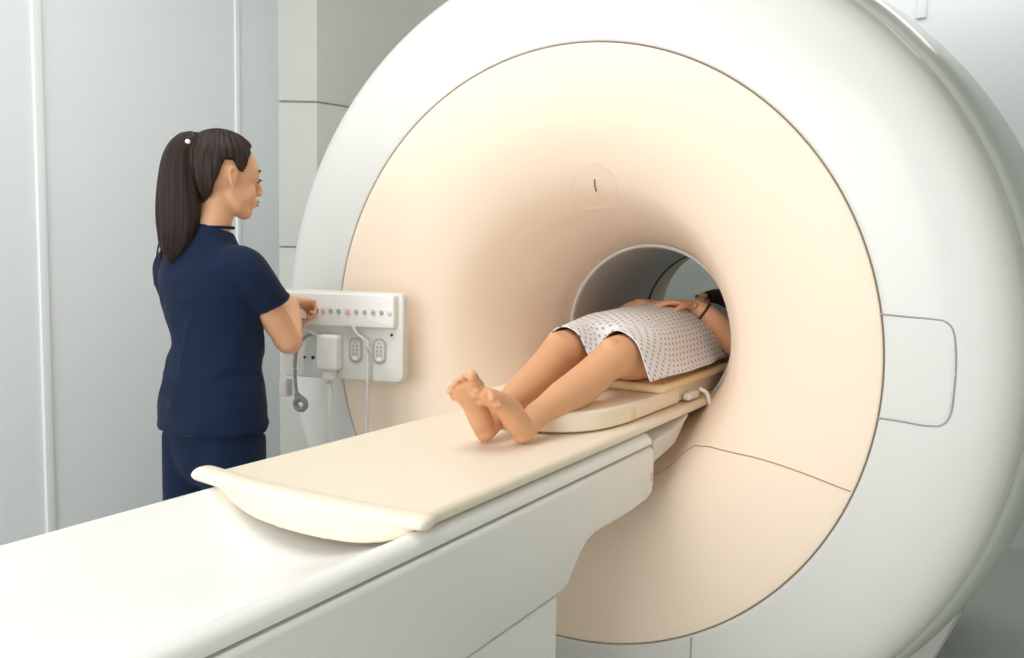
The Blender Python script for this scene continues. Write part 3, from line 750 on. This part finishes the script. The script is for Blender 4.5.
# toenails
# wrist band
ax = Vector((.05, .02, -.036)).normalized(); wc = Vector(wrN) + ax * .034; u = ax.cross(Vector((0, 1, 0))).normalized(); w_ = ax.cross(u)
vs, fs = limb([(*(wc + u * math.cos(a) * .0330 + w_ * math.sin(a) * .0330), .0042) for a in [2 * PI * k / 28 for k in range(29)]], side=tuple(ax), n=10, sub=1)
mesh('wristband', vs, fs, M['band'], patient, autos=None)
# gown: cloth sheet draped across thighs, belly and chest, hanging to the cushion at both sides
def gown():
    nx, ny = 90, 100; vs = []; uv = []
    def topz(x, y):
        # thighs
        z = 0
        for (K, H2) in ((kneeN, hipN), (kneeF, hipF)):
            t = max(0, min(1, (y - K[1]) / (H2[1] - K[1]))); cx = K[0] + (H2[0] - K[0]) * t; cz = K[2] + (H2[2] - K[2]) * t
            a = .062 + .034 * t; q = (x - cx) / a
            if abs(q) < 1: z = max(z, cz + (.062 + .024 * t) * math.sqrt(1 - q * q))
        if y > .22:
            t = min(1, (y - .22) / .16); a = .165 + (.01 if y > .8 else 0); q = x / a
            if abs(q) < 1:
                h = .045 + (.040 + .008 * math.sin((y - .5) * 5)) * t ** .7; z = max(z, 1.076 + h * math.sqrt(1 - abs(q) ** 2.4))
        return z
    W2 = .245; WL = .175
    def wid(y):
        t = max(0, min(1, (y - .55) / .2)); t = t * t * (3 - 2 * t); return 1 - .10 * t
    H = []
    for j in range(ny):
        y = .02 + (1.10 - .02) * j / (ny - 1)
        row = [max(topz((-WL + (WL + W2) * i / (nx - 1)) * wid(y), y), .995 - .033 * (i < nx // 2) * max(0, min(1, (.18 - y) / .08))) for i in range(nx)]
        H.append(row)
    # cloth bridges hollows: smooth while never sinking below the body
    for it in range(52):
        N2 = [r[:] for r in H]
        for j in range(ny):
            for i in range(1, nx - 1):
                a = (H[j][i - 1] + H[j][i + 1]) / 2
                jj = (H[max(j - 1, 0)][i] + H[min(j + 1, ny - 1)][i]) / 2
                N2[j][i] = max(H[j][i], .55 * a + .45 * jj) if it < 44 else .5 * H[j][i] + .35 * a + .15 * jj
        H = N2
    for j in range(ny):
        s = 0; prev = None
        for i in range(nx):
            y = .02 + (1.10 - .02) * j / (ny - 1)
            x = (-WL + (WL + W2) * i / (nx - 1)) * wid(y)
            # hem: further towards the knee over the legs, back at the sides
            y0 = .03 * math.sin(x * 14 + .9) + .055 * (abs(x) / W2) ** 2 * (1 if x > 0 else .6) + (.05 * min(1, -x / .1) if x < 0 else 0)
            yy = y + y0 * max(0, 1 - j / 22)
            fold = .0035 * noise.noise(Vector((x * 14, yy * 7, 1))) + .0025 * math.sin(x * 55 + yy * 9) * max(0, 1 - j / 45) * (1 if abs(x) > .05 else .4)
            p = Vector((x, yy, H[j][i] + .009 + fold))
            if prev is not None: s += (p - prev).length
            prev = p; vs.append(p); uv.append((s, yy))
        s0 = uv[j * nx + nx // 2][0]
        for i in range(nx): uv[j * nx + i] = (uv[j * nx + i][0] - s0, uv[j * nx + i][1])
    me_fs = grid_faces(ny, nx)
    o = mesh('hospital_gown', vs, me_fs, M['gown'], patient, autos=None, uvs=uv)
    so = o.modifiers.new('thick', 'SOLIDIFY'); so.thickness = .003; so.offset = 1
    return o
g_ = gown()
uv_limb('gown_sleeve', [(.150, 1.03, 1.075, .062, .062), (.185, .98, 1.065, .066, .064), (.215, .93, 1.060, .064, .062), (.236, .875, 1.055, .060, .058), (.240, .86, 1.054, .058, .056)], M['gown'], g_, n=40, us=.38, vsc=.2)


# ------------------------------------------------------------ light
def area(name, loc, rot, sx, sy, power, col=(1, .98, .95)):
    l = bpy.data.lights.new(name, 'AREA'); l.shape = 'RECTANGLE'; l.size = sx; l.size_y = sy; l.energy = power; l.color = col
    o = bpy.data.objects.new(name, l); COL.objects.link(o); o.location = loc; o.rotation_euler = rot
    return o
area('overhead_light', (-.35, -.95, 2.97), (0, 0, 0), 1.1, 1.1, 21)
area('overhead_light', (.2, 2.1, 2.97), (0, 0, 0), 2.4, .5, 13)  # added fill, brightens the back wall behind the bore
area('overhead_light', (-.5, -3.0, 2.97), (0, 0, 0), 1.2, 1.0, 4)  # added fill above the camera for the couch front and upper face
area('front_fill', (-.5, -4.2, 1.9), (math.radians(78), 0, math.radians(-4)), 2.8, 1.9, 46, (1, .985, .97))  # added soft frontal fill behind the camera, no window modelled
w = bpy.data.worlds.new('world'); bpy.context.scene.world = w; w.use_nodes = True
w.node_tree.nodes['Background'].inputs[0].default_value = (.98, .99, 1, 1); w.node_tree.nodes['Background'].inputs[1].default_value = 1.75

# ------------------------------------------------------------ camera (fitted)
cd = bpy.data.cameras.new('camera'); cam = bpy.data.objects.new('camera', cd); COL.objects.link(cam)
cd.sensor_width = 36; cd.lens = 854 / 1024 * 36; cd.clip_start = .02
R = Vector((0.8551301, 0.51806431, 0.01902342)); U = Vector((-0.06221809, 0.06613026, 0.99586932)); F = Vector((-0.51466632, 0.85278143, -0.08878295))
m = Matrix.Identity(4)
for i in range(3): m[i][0] = R[i]; m[i][1] = U[i]; m[i][2] = -F[i]
m.translation = Vector((1.10102267, -2.09403467, 1.346948)); cam.matrix_world = m
sc = bpy.context.scene; sc.camera = cam
sc.view_settings.view_transform = 'Standard'; sc.view_settings.look = 'None'; sc.view_settings.gamma = 1; sc.view_settings.use_curve_mapping = False
sc.cycles.max_bounces = 16; sc.cycles.diffuse_bounces = 8
sc.view_settings.exposure = 0.08
